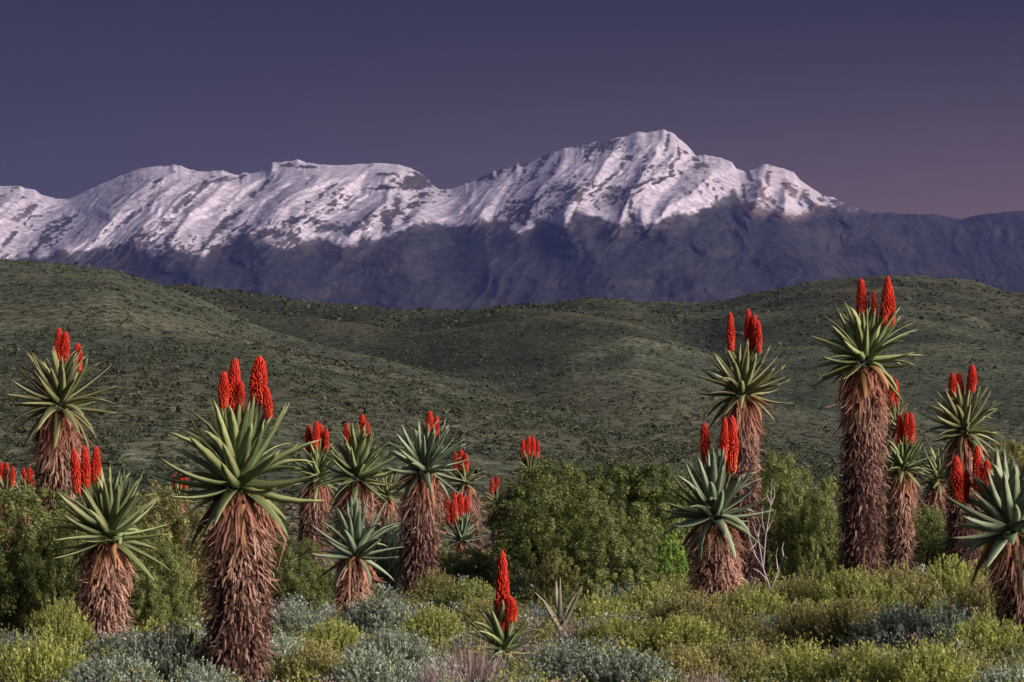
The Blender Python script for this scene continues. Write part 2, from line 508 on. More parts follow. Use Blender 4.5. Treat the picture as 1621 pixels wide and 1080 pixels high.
RIDGES = [  # spur lines running down the face: points, height of the spur, half width in px
    ([(36, 297), (0, 330), (-60, 380)], 90, 40), ([(285, 262), (225, 308), (150, 368), (95, 402)], 190, 55),
    ([(345, 270), (285, 318), (215, 384)], 130, 34), ([(372, 276), (318, 330), (262, 396)], 150, 30),
    ([(430, 258), (380, 310), (330, 372), (312, 402)], 130, 36), ([(528, 262), (450, 322), (395, 372)], 170, 40),
    ([(600, 258), (545, 300), (480, 350), (440, 386)], 120, 34), ([(640, 264), (600, 330), (540, 386)], 110, 34),
    ([(690, 302), (660, 340), (640, 362)], 60, 26), ([(770, 277), (735, 320), (690, 352)], 100, 36),
    ([(825, 260), (790, 310), (745, 352)], 120, 34), ([(900, 235), (865, 290), (825, 367)], 170, 40),
    ([(985, 218), (945, 270), (915, 300), (893, 356)], 210, 44), ([(1046, 206), (1030, 250), (1000, 300), (975, 354)], 190, 34),
    ([(1062, 210), (1066, 240), (1050, 275)], 120, 20), ([(1104, 247), (1085, 262), (1020, 300), (1012, 358)], 60, 22),
    ([(1155, 256), (1120, 285), (1060, 325), (1040, 345)], 170, 40), ([(1210, 260), (1200, 295), (1190, 330)], 140, 26),
    ([(1238, 268), (1240, 300), (1236, 335)], 90, 18), ([(1258, 274), (1272, 300), (1285, 322)], 90, 18), ([(1303, 311), (1330, 335), (1345, 360)], 70, 25),
    ([(915, 335), (930, 380), (960, 440)], 160, 60), ([(395, 372), (420, 420), (450, 470)], 150, 60), ([(665, 352), (640, 400), (650, 450)], 130, 60),
    ([(1158, 302), (1130, 360), (1120, 430)], 180, 70), ([(760, 350), (770, 400), (800, 470)], 130, 55), ([(265, 389), (300, 440), (330, 470)], 130, 50),
    ([(1250, 338), (1260, 390), (1300, 440)], 140, 60), ([(1380, 338), (1400, 390), (1440, 440)], 140, 60),
]
ROCKS = [  # cx, cy, half length, half width, tilt (deg, up to the right positive), strength
    (652, 289, 36, 11, 0, 1.2), (668, 283, 22, 8, -25, 1.2), (610, 297, 26, 4, 5, .9), (612, 276, 18, 3, 0, .7), (628, 322, 9, 14, 0, .9), (612, 350, 9, 26, 8, .8), (655, 327, 12, 4, 10, .8),
    (770, 281, 19, 6, 12, 1.1), (790, 272, 10, 5, 30, .9), (832, 320, 26, 6, -4, 1.1), (826, 333, 14, 7, 20, .9), (795, 335, 20, 4, 40, .7),
    (452, 262, 14, 4, 0, .8), (485, 264, 16, 3, 0, .8), (404, 306, 9, 6, 30, 1.0), (420, 292, 22, 4, 50, .7), (375, 340, 22, 4, 35, .8), (310, 308, 45, 4, 42, .9), (322, 292, 18, 3, 42, .9), (345, 285, 20, 3, 15, .7),
    (360, 285, 18, 3, 10, .6), (262, 355, 14, 8, 50, .8), (290, 320, 30, 5, 45, .7), (352, 355, 30, 6, 42, .7), (335, 375, 24, 5, 55, .7), (460, 350, 14, 9, 20, .9), (475, 345, 18, 4, 10, .7), (520, 335, 12, 4, 15, .9), (520, 360, 28, 8, 5, .7), (560, 362, 18, 8, 20, .7), (500, 352, 12, 7, 0, .7),
    (92, 362, 34, 3, 38, .9), (70, 380, 34, 4, 45, .9), (105, 346, 18, 3, 15, .8), (50, 400, 12, 6, 60, 1.0), (48, 330, 18, 6, 30, .7), (30, 345, 22, 6, 20, .6), (15, 378, 18, 5, 50, .7), (232, 326, 14, 3, 35, .7), (247, 288, 10, 3, 20, .7), (205, 345, 14, 4, 50, .7),
    (995, 252, 10, 6, 0, 1.2), (985, 262, 4, 8, 0, .7), (966, 282, 18, 3, 38, 1.0), (1015, 292, 30, 3.5, 26, 1.2), (1050, 284, 26, 3, 25, 1.1), (1012, 303, 16, 3, 32, 1.1), (1060, 279, 20, 2.5, 12, .9), (998, 325, 4, 16, -5, .8), (1003, 342, 4, 14, 0, .8), (1056, 228, 3.5, 20, -10, 1.0), (1074, 240, 2.5, 16, 8, 1.0), (1108, 263, 18, 5, 5, .7), (1100, 252, 8, 4, -20, .8), (880, 300, 14, 6, 30, .6), (905, 305, 12, 4, 40, .6),
    (1186, 278, 4, 16, 20, 1.0), (1178, 305, 4, 18, 5, .9), (1205, 305, 5, 18, 0, .7), (1216, 280, 5, 18, -8, 1.0), (1246, 294, 9, 7, -20, 1.0), (1256, 303, 10, 10, 40, 1.0), (1272, 309, 8, 10, -30, 1.0), (1300, 316, 10, 5, -20, 1.0), (1322, 319, 14, 7, -20, 1.2), (1340, 326, 14, 6, -20, 1.2), (1225, 318, 4, 10, 0, .7), (1200, 320, 14, 4, 0, .5),
]


def seg_dist(px, py, pts):
    best = np.full(px.shape, 1e9); tt = np.zeros(px.shape)
    n = len(pts) - 1
    for i in range(n):
        ax, ay = pts[i]; bx, by = pts[i + 1]
        dx, dy = bx - ax, by - ay
        t = np.clip(((px - ax) * dx + (py - ay) * dy) / (dx * dx + dy * dy), 0, 1)
        d = np.hypot(px - ax - t * dx, py - ay - t * dy)
        m = d < best
        best = np.where(m, d, best); tt = np.where(m, (i + t) / n, tt)
    return best, tt


def build_mountain():
    cols = np.arange(-240, 1880, 2.3)
    crest = prof(CREST)
    nr = 215
    w = np.linspace(0, 1, nr) ** 0.92
    PX, W = np.meshgrid(cols, w)
    jag = 3.2 * fbm(PX / 11, PX * 0 + 3.3, 91, 4, 0.6) * (smooth(-0.1, .4, fbm(PX / 60, PX * 0, 33, 2)) + 0.3)
    YC = crest(PX) + jag
    YS = sum(crest(PX + d) for d in np.linspace(-45, 45, 19)) / 19
    BOT = 520.0
    PY = BOT + (YS - BOT) * W + (YC - YS) * smooth(0.88, 1.0, W)
    down = BOT + (YS - BOT) * W - YS             # px below the smoothed crest
    kx = np.interp(PX, [-300, 700, 820, 960, 1040, 1150, 1190, 1260, 1400, 1950], [1.25, 1.25, 1.0, 0.8, 0.9, 1.2, 0.15, -0.4, -0.5, -0.3])
    wx = 24 * fbm(PX / 75, PY / 45, 101, 4)
    U = PX + kx * np.minimum(down, 150) + wx
    T = down
    # depth of the face (m from the camera)
    D0 = 8000 + 3000 * W ** 0.85
    R = 0
    R = R + 110 * (ridged(U / 140, T / 200, 201, 2) - 0.6)
    R = R + 80 * (ridged(U / 56, T / 85, 211, 2) - 0.6)
    R = R + 66 * (ridged(U / 27, T / 40, 221, 4, 0.55) - 0.6)
    R = R + 22 * fbm(U / 9, T / 11, 231, 4)
    lowz = smooth(90, 170, down)
    R = R * (1 - 0.72 * lowz) + lowz * (150 * fbm(PX / 130, PY / 60, 241, 5, 0.55) + 130 * (ridged((PX + 0.35 * down + wx) / 60, T / 120, 251, 4, 0.55) - 0.6))
    for pts, amp, hw in RIDGES:
        if pts[-1][1] > 425:
            amp *= 0.55
        d, t = seg_dist(PX + wx * 0.6, PY, pts)
        R = R + 2.0 * amp * np.maximum(0, 1 - d / (1.25 * hw)) ** 1.1 * (0.7 + 0.3 * np.sin(np.pi * np.clip(t, 0, 1)))
    R = R * (0.25 + 0.75 * smooth(0, 22, down))
    D = D0 - R
    P = at(PX, PY, D)
    # back of the range
    backs = []
    top = P[-1]
    for k in range(1, 9):
        b = top.copy(); f = k / 8.0
        b[:, 1] += f * 1500
        b[:, 2] *= (1 - f ** 1.3)
        backs.append(b)
    PB = np.concatenate([P, np.array(backs)], 0)
    # snow and rock
    yS = prof(SNOWL)(PX + 0.5 * wx) + 8 * fbm(PX / 16, PY / 14, 301, 4) + 4 * fbm(PX / 5, PY / 4, 311, 3)
    snow = smooth(5, -4, PY - yS)
    streak = 0.9 * fbm(U / 8, T / 15, 321, 4) + 0.8 * fbm(PX / 5, PY / 3.2, 331, 3)
    zone = fbm(PX / 75, PY / 38, 341, 3)
    band = smooth(-70, -5, PY - yS)                 # more bare rock towards the snow line
    gx = np.gradient(D, axis=1)
    rock = smooth(0.46, 0.66, streak * 0.72 + 0.95 * zone + 0.16 * band + 0.010 * np.abs(gx))
    for cx, cy, hl, hw, ang, st in ROCKS:
        a = math.radians(ang)
        ex = (PX - cx) * math.cos(a) - (PY - cy) * math.sin(a)
        ey = (PX - cx) * math.sin(a) + (PY - cy) * math.cos(a)
        q = np.sqrt((ex / hl) ** 2 + (ey / hw) ** 2) + 0.9 * fbm(PX / 7, PY / 3.5, 351, 4) + 0.1
        rock = np.maximum(rock, min(1.0, st * 1.15) * smooth(1.15, 0.75, q))
    rockS = np.clip(rock * 1.15, 0, 1)
    snow = np.clip(snow * (1 - 0.96 * rockS), 0, 1)
    dust = 0.10 * smooth(30, 0, PY - yS) * smooth(-0.2, .5, fbm(PX / 20, PY / 12, 361, 3))
    snow = np.maximum(snow, dust)
    snow *= (PX < 1360)
    rc = fbm(PX / 22, PY / 14, 371, 3)[..., None]
    warm = smooth(1150, 1190, PX)[..., None] * smooth(1330, 1290, PX)[..., None]
    rockc = np.array([0.048, 0.041, 0.043]) * (1 + 0.45 * rc) * (1 + warm * np.array([1.2, 0.7, 0.4]))
    veg = np.array([0.022, 0.026, 0.028]) * (1 + 0.35 * fbm(PX / 40, PY / 22, 381, 4)[..., None])
    tan = smooth(0.12, 0.5, fbm(PX / 55 + 7, PY / 16, 391, 3))[..., None]
    veg = veg * (1 - 0.4 * tan) + np.array([0.060, 0.048, 0.044]) * 0.4 * tan
    low = smooth(-5, 25, PY - yS)[..., None]
    base = rockc * (1 - low) + veg * low
    col = base * (1 - snow[..., None]) + np.array([0.425, 0.412, 0.468]) * snow[..., None]
    colB = np.concatenate([col] + [col[-1:]] * 8, 0)
    o = link('mountain', mesh_np('mountain', PB.reshape(-1, 3), grid_faces(PB.shape[0], PB.shape[1]), M_MOUNT, colB.reshape(-1, 3), True))
    o['kind'] = 'structure'


build_mountain()

# ------------------------------------------------------------------ haze
def build_haze():
    me = bpy.data.meshes.new('haze')
    x0, x1, y0, y1, z0, z1 = -5200, 5200, -420, 13400, -12, 1420
    v = [(x, y, z) for z in (z0, z1) for y in (y0, y1) for x in (x0, x1)]
    me.from_pydata(v, [], [(0, 2, 3, 1), (4, 5, 7, 6), (0, 1, 5, 4), (2, 6, 7, 3), (0, 4, 6, 2), (1, 3, 7, 5)])
    m, n, l = new_mat('blue_haze')
    pv = n.new('ShaderNodeVolumePrincipled')
    pv.inputs['Color'].default_value = (0.21, 0.30, 0.86, 1)
    pv.inputs['Density'].default_value = 0.000020
    pv.inputs['Anisotropy'].default_value = 0.0
    out = n.new('ShaderNodeOutputMaterial')
    l.new(pv.outputs[0], out.inputs['Volume'])
    me.materials.append(m)
    o = link('haze', me)
    o['kind'] = 'stuff'; o['label'] = 'thin blue evening haze over hills and mountains'


build_haze()

# ------------------------------------------------------------------ aloe meshes
LEAF_ASPECT = 0.17


def leaf_mesh2(bend, seed):
    """same blade but with the cross-section in true proportion"""
    r = random.Random(seed)
    S = [0.0, 0.2, 0.42, 0.64, 0.84]
    V = []; C = []
    x = z = 0.0; ang = -bend * 0.3; prev = 0
    side = r.uniform(-0.05, 0.05)
    A = LEAF_ASPECT
    for s in S + [1.0]:
        ds = s - prev; prev = s
        ang += bend * ds * (0.6 + 0.9 * s)
        x += ds * math.cos(ang); z += ds * math.sin(ang)
        yo = side * s * s
        if s == 1.0:
            V.append((x, yo, z)); C.append((0.7, 0.5, 0.7))
            break
        wd = 0.5 * A * (1 - s) ** 0.75 * (0.9 + 0.5 * s)
        th = 0.30 * A * (1 - s) ** 0.8
        nx, nz = -math.sin(ang), math.cos(ang)
        lift = 0.42 * wd
        V += [(x + nx * lift, yo - wd, z + nz * lift), (x - nx * th, yo, z - nz * th),
              (x + nx * lift, yo + wd, z + nz * lift), (x, yo, z)]
        g = r.uniform(0.35, 0.65)
        edge = (0.95, 0.6, 0.45 + 0.3 * s)
        C += [edge, (0.12, g, 0.03), edge, (0.35 + 0.25 * s, g, 0.06 + 0.12 * s)]
    F = []
    n = len(S)
    for i in range(n - 1):
        for j in range(4):
            F.append((i * 4 + j, i * 4 + (j + 1) % 4, i * 4 + 4 + (j + 1) % 4, i * 4 + 4 + j))
    for j in range(4):
        F.append(((n - 1) * 4 + j, (n - 1) * 4 + (j + 1) % 4, n * 4))
    me = bpy.data.meshes.new('leaf_blade')
    me.from_pydata(V, [], F)
    a = me.color_attributes.new('col', 'FLOAT_COLOR', 'POINT')
    a.data.foreach_set('color', np.array([(*c, 1) for c in C], np.float32).ravel())
    for p in me.polygons:
        p.use_smooth = True
    me.materials.append(LEAF['green'])
    return me


BENDS = (-0.65, -0.30, 0.05, 0.35, 0.65)
LEAF_MESH = [[leaf_mesh2(b + d, 10 * k + j) for j, d in enumerate((-0.1, 0.1))] for k, b in enumerate(BENDS)]


def raceme_mesh(seed, hue):
    """flower spike 1 high, radius about 1: crowded tubular florets round a core; orange below, crimson buds above"""
    r = np.random.default_rng(seed)
    n = 290
    h = (np.arange(n) + r.random(n)) / n
    az = np.arange(n) * 2.39996 + r.normal(0, 0.15, n)
    prof_r = np.interp(h, [0, .08, .5, .80, .93, 1], [0.86, 1.0, 1.0, 0.93, 0.70, 0.22])
    elev = np.interp(h, [0, .25, .6, 1], [-1.15, -0.95, 0.9, 1.35]) + r.normal(0, 0.12, n)
    L = np.interp(h, [0, .5, 1], [0.62, 0.6, 0.35])             # floret length in radii
    out = np.stack([np.cos(az), np.sin(az), np.zeros(n)], -1)
    V = []; F = []; C = []
    k = 0
    asp = 1 / 5.2                                              # a radius in units of the height
    for i in range(n):
        o = out[i]
        d = np.array([o[0] * math.cos(elev[i]), o[1] * math.cos(elev[i]), math.sin(elev[i])])
        base = np.array([o[0] * (prof_r[i] - 0.30), o[1] * (prof_r[i] - 0.30), 0]) * asp
        base[2] = h[i]
        tipp = base + d * L[i] * asp * np.array([1, 1, 1])
        mid = base * 0.35 + tipp * 0.65
        a = np.cross(d, [0, 0, 1.0]); a /= np.linalg.norm(a) + 1e-6
        b = np.cross(d, a)
        rr = 0.15 * asp
        for q, (cen, rad) in enumerate(((base, rr * 0.6), (mid, rr), (tipp, rr * 0.45))):
            for t in range(3):
                th = t * 2.0944
                V.append(cen + rad * (a * math.cos(th) + b * math.sin(th)))
                ori = np.clip(1 - h[i] * 1.6, 0, 1) * (0.4 + 0.6 * (q == 2))
                red = np.array([0.72, 0.050, 0.022]) * (0.7 + 0.6 * r.random())
                oc = np.array([0.85, 0.20, 0.05])
                C.append((red * (1 - ori * hue) + oc * ori * hue))
        for q in range(2):
            for t in range(3):
                F.append((k + q * 3 + t, k + q * 3 + (t + 1) % 3, k + q * 3 + 3 + (t + 1) % 3, k + q * 3 + 3 + t))
        k += 9
    # core
    m = 7; rings = 6
    for q in range(rings):
        hh = q / (rings - 1)
        rad = np.interp(hh, [0, .12, .5, .80, .93, 1], [0.6, .76, .78, .72, .48, .06]) * asp
        for t in range(m):
            V.append((math.cos(t / m * 6.2832) * rad, math.sin(t / m * 6.2832) * rad, hh))
            C.append((0.35, 0.02, 0.012))
    for q in range(rings - 1):
        for t in range(m):
            F.append((k + q * m + t, k + q * m + (t + 1) % m, k + (q + 1) * m + (t + 1) % m, k + (q + 1) * m + t))
    return mesh_np('flower_spike', np.array(V), np.array(F), M_FLOWER, np.array(C), True)


RACEME = [raceme_mesh(s, h) for s, h in ((1, 0.6), (2, 0.4), (3, 0.75))]
RACEME_OR = [raceme_mesh(s, h) for s, h in ((4, 1.0), (5, 0.9))]


def stalk_mesh(name, p0, p1, r):
    mid = (np.array(p0) + np.array(p1)) / 2; mid[2] -= 0.1 * abs(p1[0] - p0[0])
    p = np.array([p0, mid * 1.0, p1])
    v, f = tubes([p], [np.array([r * 1.3, r * 1.1, r])], 6)
    c = np.tile([0.16, 0.15, 0.07], (len(v), 1))
    return mesh_np(name, v, f, M_BARK, c, True)


def trunk_mesh(path, rad):
    v, f = tubes([path], [rad], 9)
    jit = 0.03 * np.random.default_rng(3).normal(size=v.shape) * rad.mean()
    v = v + jit
    c = np.tile([0.055, 0.030, 0.025], (len(v), 1))
    return mesh_np('trunk', v, f, M_BARK, c, True)


def skirt_mesh(path, rad, H, scale, rg, pale=0.0, dens=1.0):
    """dead leaves: long and orange under the crown, short, curled and dark lower down"""
    area = 2 * math.pi * rad.mean() * H
    n = int(min(5200, max(300, area / (0.022 * 0.10) * 3.6 * dens / scale ** 1.4)))
    t = rg.random(n) ** 1.0                                   # 0 at the crown, 1 at the ground
    kz = np.linspace(0, 1, len(path))
    order = path[::-1]; rr = rad[::-1]
    cen = np.stack([np.interp(t, kz, order[:, i]) for i in range(3)], -1)
    R = np.interp(t, kz, rr)
    az = rg.random(n) * 2 * np.pi
    out = np.stack([np.cos(az), np.sin(az), np.zeros(n)], -1)
    tang = np.stack([-np.sin(az), np.cos(az), np.zeros(n)], -1)
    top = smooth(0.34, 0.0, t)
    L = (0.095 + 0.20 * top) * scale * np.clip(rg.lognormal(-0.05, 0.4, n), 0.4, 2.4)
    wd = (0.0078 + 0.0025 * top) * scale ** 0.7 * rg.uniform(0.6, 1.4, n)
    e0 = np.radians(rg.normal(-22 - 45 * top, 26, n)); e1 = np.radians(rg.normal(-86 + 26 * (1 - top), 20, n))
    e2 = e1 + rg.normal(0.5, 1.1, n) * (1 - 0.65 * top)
    sw = rg.normal(0, 0.35, n)
    p = cen + out * (R * rg.uniform(0.66, 0.97, n) * (1 - 0.12 * top))[:, None]
    p[:, 2] += 0.02 * scale
    st = [p]
    for e, fr in ((e0, 0.22), (e1, 0.42), (e2, 0.36)):
        d = out * np.cos(e)[:, None] + np.array([0, 0, 1.0]) * np.sin(e)[:, None] + tang * sw[:, None] * 0.5
        p = p + d * (L * fr)[:, None]
        st.append(p)
    V = np.zeros((n, 4, 2, 3)); C = np.zeros((n, 4, 2, 3))
    wf = (1.0, 1.1, 0.75, 0.18)
    tw = rg.normal(0, 0.5, n)
    wdir = tang * np.cos(tw)[:, None] + np.array([0, 0, 1.0]) * np.sin(tw)[:, None] + out * rg.normal(0, .35, (n, 1))
    orange = np.array([0.36, 0.130, 0.075]); straw = np.array([0.44, 0.28, 0.205]); maroon = np.array([0.115, 0.056, 0.050]); dk = np.array([0.048, 0.030, 0.028])
    u = rg.random(n)
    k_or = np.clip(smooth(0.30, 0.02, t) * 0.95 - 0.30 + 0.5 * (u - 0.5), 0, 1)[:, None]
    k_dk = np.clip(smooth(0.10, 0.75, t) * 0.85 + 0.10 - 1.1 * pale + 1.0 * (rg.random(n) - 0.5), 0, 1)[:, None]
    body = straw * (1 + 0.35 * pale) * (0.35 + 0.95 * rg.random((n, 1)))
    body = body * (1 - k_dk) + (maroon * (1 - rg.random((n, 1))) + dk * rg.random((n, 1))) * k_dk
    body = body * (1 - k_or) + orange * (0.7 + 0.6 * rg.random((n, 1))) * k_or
    pk = (rg.random((n, 1)) < 0.36) * (0.4 + 0.6 * rg.random((n, 1)))
    for s in range(4):
        for q, sg in enumerate((-1, 1)):
            V[:, s, q] = st[s] + wdir * (wd * wf[s] * sg)[:, None]
            tipk = (0, 0.1, 0.45, 0.8)[s] * pk
            C[:, s, q] = body * (1 - tipk) + np.array([0.62, 0.44, 0.33]) * tipk
    V = V.reshape(-1, 3)
    b = np.arange(n)[:, None] * 8 + (np.arange(3) * 2)[None, :]
    b = b.ravel()
    F = np.stack([b, b + 1, b + 3, b + 2], -1)
    return mesh_np('dry_leaf_skirt', V, F, M_DRY, C.reshape(-1, 3))


ALOES = []


def aloe(label, x, yneck, ybase, D, wtop, wmid, wbot, R, spikes, style='green', nleaf=46, xbase=None, up=0.0, seed=0,
         pale=0.0, droop=0.0, hue=0, dying=5, stalk_base=None, small=False, wide=1.0, group=None):
    """all sizes in picture pixels at depth D; spikes: (x, y bottom, y top, width)"""
    rg = np.random.default_rng(1000 + seed)
    rnd = random.Random(seed)
    if xbase is None:
        xbase = x
    s = D / FPX
    base = at(xbase, ybase, D)
    base[2] = float(ground_z(np.array(base[0]), np.array(base[1]))) - 0.03
    neck = at(x, yneck, D) - base
    root = thing('aloe', label, 'aloe', tuple(base), 0.0, group or 'flowering aloes of the scrubland')
    H = neck[2]
    # trunk with its lean
    k = np.linspace(0, 1, 9)
    path = np.stack([neck[0] * k + 0.16 * np.sin(k * 3.1) * (rg.random() - .5), neck[1] * k, H * k], -1)
    prad = np.interp(1 - k, [0, .25, .55, 1], [wtop, (wtop + wmid) / 2 + 0.15 * (wmid - wtop), wmid, wbot]) * s * 0.5
    lsc = R * s / 0.53
    if H > 0.12:
        link('trunk', trunk_mesh(path, prad * 0.72), root)
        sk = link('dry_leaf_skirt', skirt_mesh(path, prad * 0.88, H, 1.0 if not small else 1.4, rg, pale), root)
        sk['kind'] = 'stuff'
    # rosette
    Rm = R * s * 1.10
    tilt = Matrix.Rotation(rg.normal(0, 0.10), 3, 'X') @ Matrix.Rotation(rg.normal(0, 0.10), 3, 'Y')
    for i in range(int(nleaf * 1.32)):
        f = (i + 0.5) / int(nleaf * 1.32)
        az = i * 2.39996 + rg.normal(0, 0.14)
        el = math.radians(np.interp(f, [0, .2, .42, .68, .86, 1], [84, 69, 46, 14, -18, -62]) + up * (1 - 0.3 * f) - droop * f + rg.normal(0, 6))
        Ln = Rm * np.interp(f, [0, .15, .5, .85, 1], [0.95, 1.05, 1.08, 1.0, 0.84]) * rg.uniform(0.86, 1.1)
        if el < math.radians(-20):
            kb = rnd.choice((0, 1, 1, 2))
        elif el < math.radians(20):
            kb = rnd.choice((0, 1, 2, 3, 3))
        else:
            kb = rnd.choice((1, 2, 2, 3, 0))
        me = LEAF_MESH[kb][rnd.randrange(2)]
        mat = LEAF[style]
        if f > 0.88 and rnd.random() < dying / 18.0:
            mat = LEAF['dying']
        o = link('leaf', me, root, mat)
        rad0 = prad[-1] * np.interp(f, [0, 1], [0.10, 0.62])
        o.location = (neck[0] + math.cos(az) * rad0, neck[1] + math.sin(az) * rad0, neck[2] + Rm * np.interp(f, [0, .6, 1], [0.36, 0.20, -0.04]))
        m = tilt @ Matrix.Rotation(az, 3, 'Z') @ Matrix.Rotation(-el, 3, 'Y') @ Matrix.Rotation(rg.normal(0, 0.22), 3, 'X')
        o.rotation_euler = m.to_euler()
        wk = 1.10 * wide * rg.uniform(0.88, 1.12)
        o.scale = (Ln, Ln * wk, Ln * (0.6 + 0.4 * wk))
    # flower spikes
    for j, (sx, yb, yt, w) in enumerate(spikes):
        jit = rg.uniform(-0.12, 0.12)
        p1 = at(sx, yb, D + jit) - base
        p2 = at(sx, yt, D + jit) - base
        hgt = p2[2] - p1[2]
        me = (RACEME_OR if hue else RACEME)[(j + seed) % (2 if hue else 3)]
        o = link('flower_spike', me, root)
        o.location = p1
        wr = 0.5 * w * s * 5.2 * 0.86
        lean = math.atan2(sx - x, 260.0) * 0.5
        o.scale = (wr, wr, hgt)
        o.rotation_euler = (rg.normal(0, 0.03), lean, rg.random() * 6.28)
        # the stalk is a sub-part in the spike's own space
        p0 = np.array([neck[0] + 0.25 * (p1[0] - neck[0]), neck[1] + 0.25 * (p1[1] - neck[1]), neck[2] + 0.10 * Rm])
        st = link('stalk', stalk_mesh('stalk', p0, p1 + np.array([0, 0, 0.02]), 0.011), o)
        st.matrix_parent_inverse = (Matrix.Translation(p1) @ o.rotation_euler.to_matrix().to_4x4() @ Matrix.Diagonal((*o.scale, 1))).inverted()
    ALOES.append((root, base, D))
    return root


gd = ground_dist
aloe('large aloe at left front with thick shaggy trunk and two broad groups of red spikes', 375, 782, 1096, 23.3, 78, 116, 100, 108,
     [(354, 642, 590, 17), (369, 654, 571, 22), (407, 636, 567, 27), (425, 660, 614, 15), (381, 648, 606, 12)], 'green', 50, 372, seed=1, up=2, wide=1.1, pale=0.22)
aloe('tall aloe above the left bush, its crown before the dark hillside', 94, 652, 1001, 32.0, 56, 72, 66, 74,
     [(93, 572, 521, 15), (103, 570, 527, 14), (123, 585, 545, 15)], 'olive', 46, 82, seed=2, droop=8)
aloe('low aloe with straw skirt standing before the left bush, red spikes tilted left', 172, 862, 1026, 29.2, 56, 88, 74, 84,
     [(122, 776, 713, 15), (137, 768, 709, 15), (152, 760, 709, 15), (130, 780, 735, 12)], 'green', 48, 168, seed=3, pale=0.6)
aloe('small aloe at the left edge behind the bush with orange spikes', 6, 790, 920, 47.0, 22, 30, 28, 34,
     [(2, 766, 733, 9), (11, 766, 734, 9), (19, 768, 739, 8)], 'olive', 34, seed=4, hue=1, small=True)
aloe('half hidden aloe between the left edge and the tall left aloe, dull red spikes', 42, 795, 900, 54.0, 20, 28, 26, 32,
     [(37, 772, 741, 8), (45, 772, 740, 8), (52, 774, 745, 7)], 'olive', 32, seed=5, small=True)
aloe('far aloe mostly hidden behind the left leaves of the large front aloe', 284, 795, 862, 72.0, 14, 20, 20, 24,
     [(277, 772, 752, 7), (286, 771, 749, 7), (294, 773, 754, 6)], 'olive', 30, seed=6, small=True)
aloe('aloe with dusky red spikes just right of the large front aloe', 503, 764, 898, 54.0, 36, 50, 44, 47,
     [(489, 712, 674, 11), (499, 710, 668, 12), (509, 710, 672, 12), (517, 714, 680, 9)], 'green', 40, 496, seed=7)
aloe('aloe with glowing orange skirt, behind and above the spikeless low one', 565, 764, 930, 44.7, 46, 70, 56, 62,
     [(573, 690, 657, 12), (581, 692, 668, 9), (548, 700, 671, 9)], 'green', 46, 566, seed=8, up=6, pale=0.3)
aloe('low spikeless aloe with upright blue green leaves and pale shaggy trunk', 562, 886, 988, 33.8, 44, 62, 62, 66,
     [], 'blue', 42, 572, seed=9, up=14, pale=1.0)
aloe('yellowish aloe peeping out between two larger crowns', 612, 790, 889, 58.0, 22, 36, 34, 34,
     [], 'olive', 32, seed=10, small=True)
aloe('straight trunked aloe with upswept blue green crown and one small spike', 672, 752, 957, 38.8, 50, 72, 60, 62,
     [(680, 690, 652, 12), (689, 692, 660, 11)], 'blue', 50, 664, seed=11, up=10)
aloe('aloe with orange spikes and trunk slanting to the right, before the far scrub', 735, 770, 884, 60.0, 24, 36, 30, 33,
     [(722, 744, 717, 9), (730, 742, 713, 9), (738, 744, 718, 8)], 'olive', 34, 756, seed=12, hue=1, small=True)
aloe('short dark aloe with a dense scarlet tuft of spikes low among the shrubs', 730, 858, 911, 50.0, 20, 26, 24, 34,
     [(710, 826, 784, 10), (719, 828, 780, 11), (729, 826, 782, 11), (738, 826, 786, 10)], 'blue', 36, seed=13, up=10)
aloe('tiny far aloe with pale orange spikes left of the big central bush', 786, 800, 857, 75.0, 12, 18, 16, 23,
     [(779, 780, 757, 7), (787, 779, 755, 7)], 'olive', 28, seed=14, hue=1, small=True)
aloe('far aloe with a fanned red tuft rising behind the central bush', 837, 752, 857, 75.0, 16, 22, 20, 27,
     [(828, 722, 696, 8), (836, 720, 691, 8), (844, 720, 692, 8), (851, 724, 699, 7)], 'olive', 34, seed=15, small=True)
aloe('stemless young aloe in the foreground with one tall scarlet spike', 797, 1036, 1060, 26.0, 24, 26, 26, 62,
     [(796, 990, 877, 21), (808, 982, 946, 22), (797, 986, 950, 20)], 'green', 26, seed=16, up=12, dying=1, wide=1.2)
aloe('dry pale young aloe with few upright leaves in the low scrub', 888, 1010, 1018, 30.0, 18, 20, 20, 66,
     [], 'pale', 9, seed=17, up=14, dying=0, wide=0.8)
aloe('aloe with swollen shaggy trunk and three red spikes beside the central bush', 1130, 826, 976, 35.6, 58, 92, 74, 78,
     [(1117, 728, 672, 15), (1145, 726, 664, 14), (1158, 742, 662, 20), (1152, 738, 690, 14)], 'blue', 52, 1132, seed=18, up=10, pale=0.85, wide=1.05)
aloe('tall aloe rising behind the swollen trunked one, spikes before the hill', 1174, 630, 940, 42.3, 50, 64, 58, 62,
     [(1157, 552, 497, 13), (1185, 552, 491, 13), (1192, 552, 500, 13), (1201, 556, 509, 11)], 'olive', 52, 1188, seed=19)
aloe('tallest aloe with long dark straight trunk and tall red spikes', 1368, 582, 960, 38.3, 66, 84, 80, 72,
     [(1364, 510, 444, 17), (1385, 510, 462, 9), (1401, 510, 440, 16), (1411, 512, 451, 15)], 'green', 56, 1361, seed=20, droop=4)
aloe('mid sized aloe right of the tallest one with a compact red tuft', 1428, 748, 925, 46.0, 34, 50, 36, 43,
     [(1424, 700, 657, 11), (1434, 698, 654, 12), (1443, 700, 656, 12)], 'green', 44, 1424, seed=21, pale=0.3)
aloe('aloe half hidden behind the tallest trunk, single dull red spike', 1418, 680, 889, 58.0, 24, 34, 30, 33,
     [(1411, 640, 596, 10), (1419, 642, 602, 10)], 'olive', 34, seed=22, small=True)
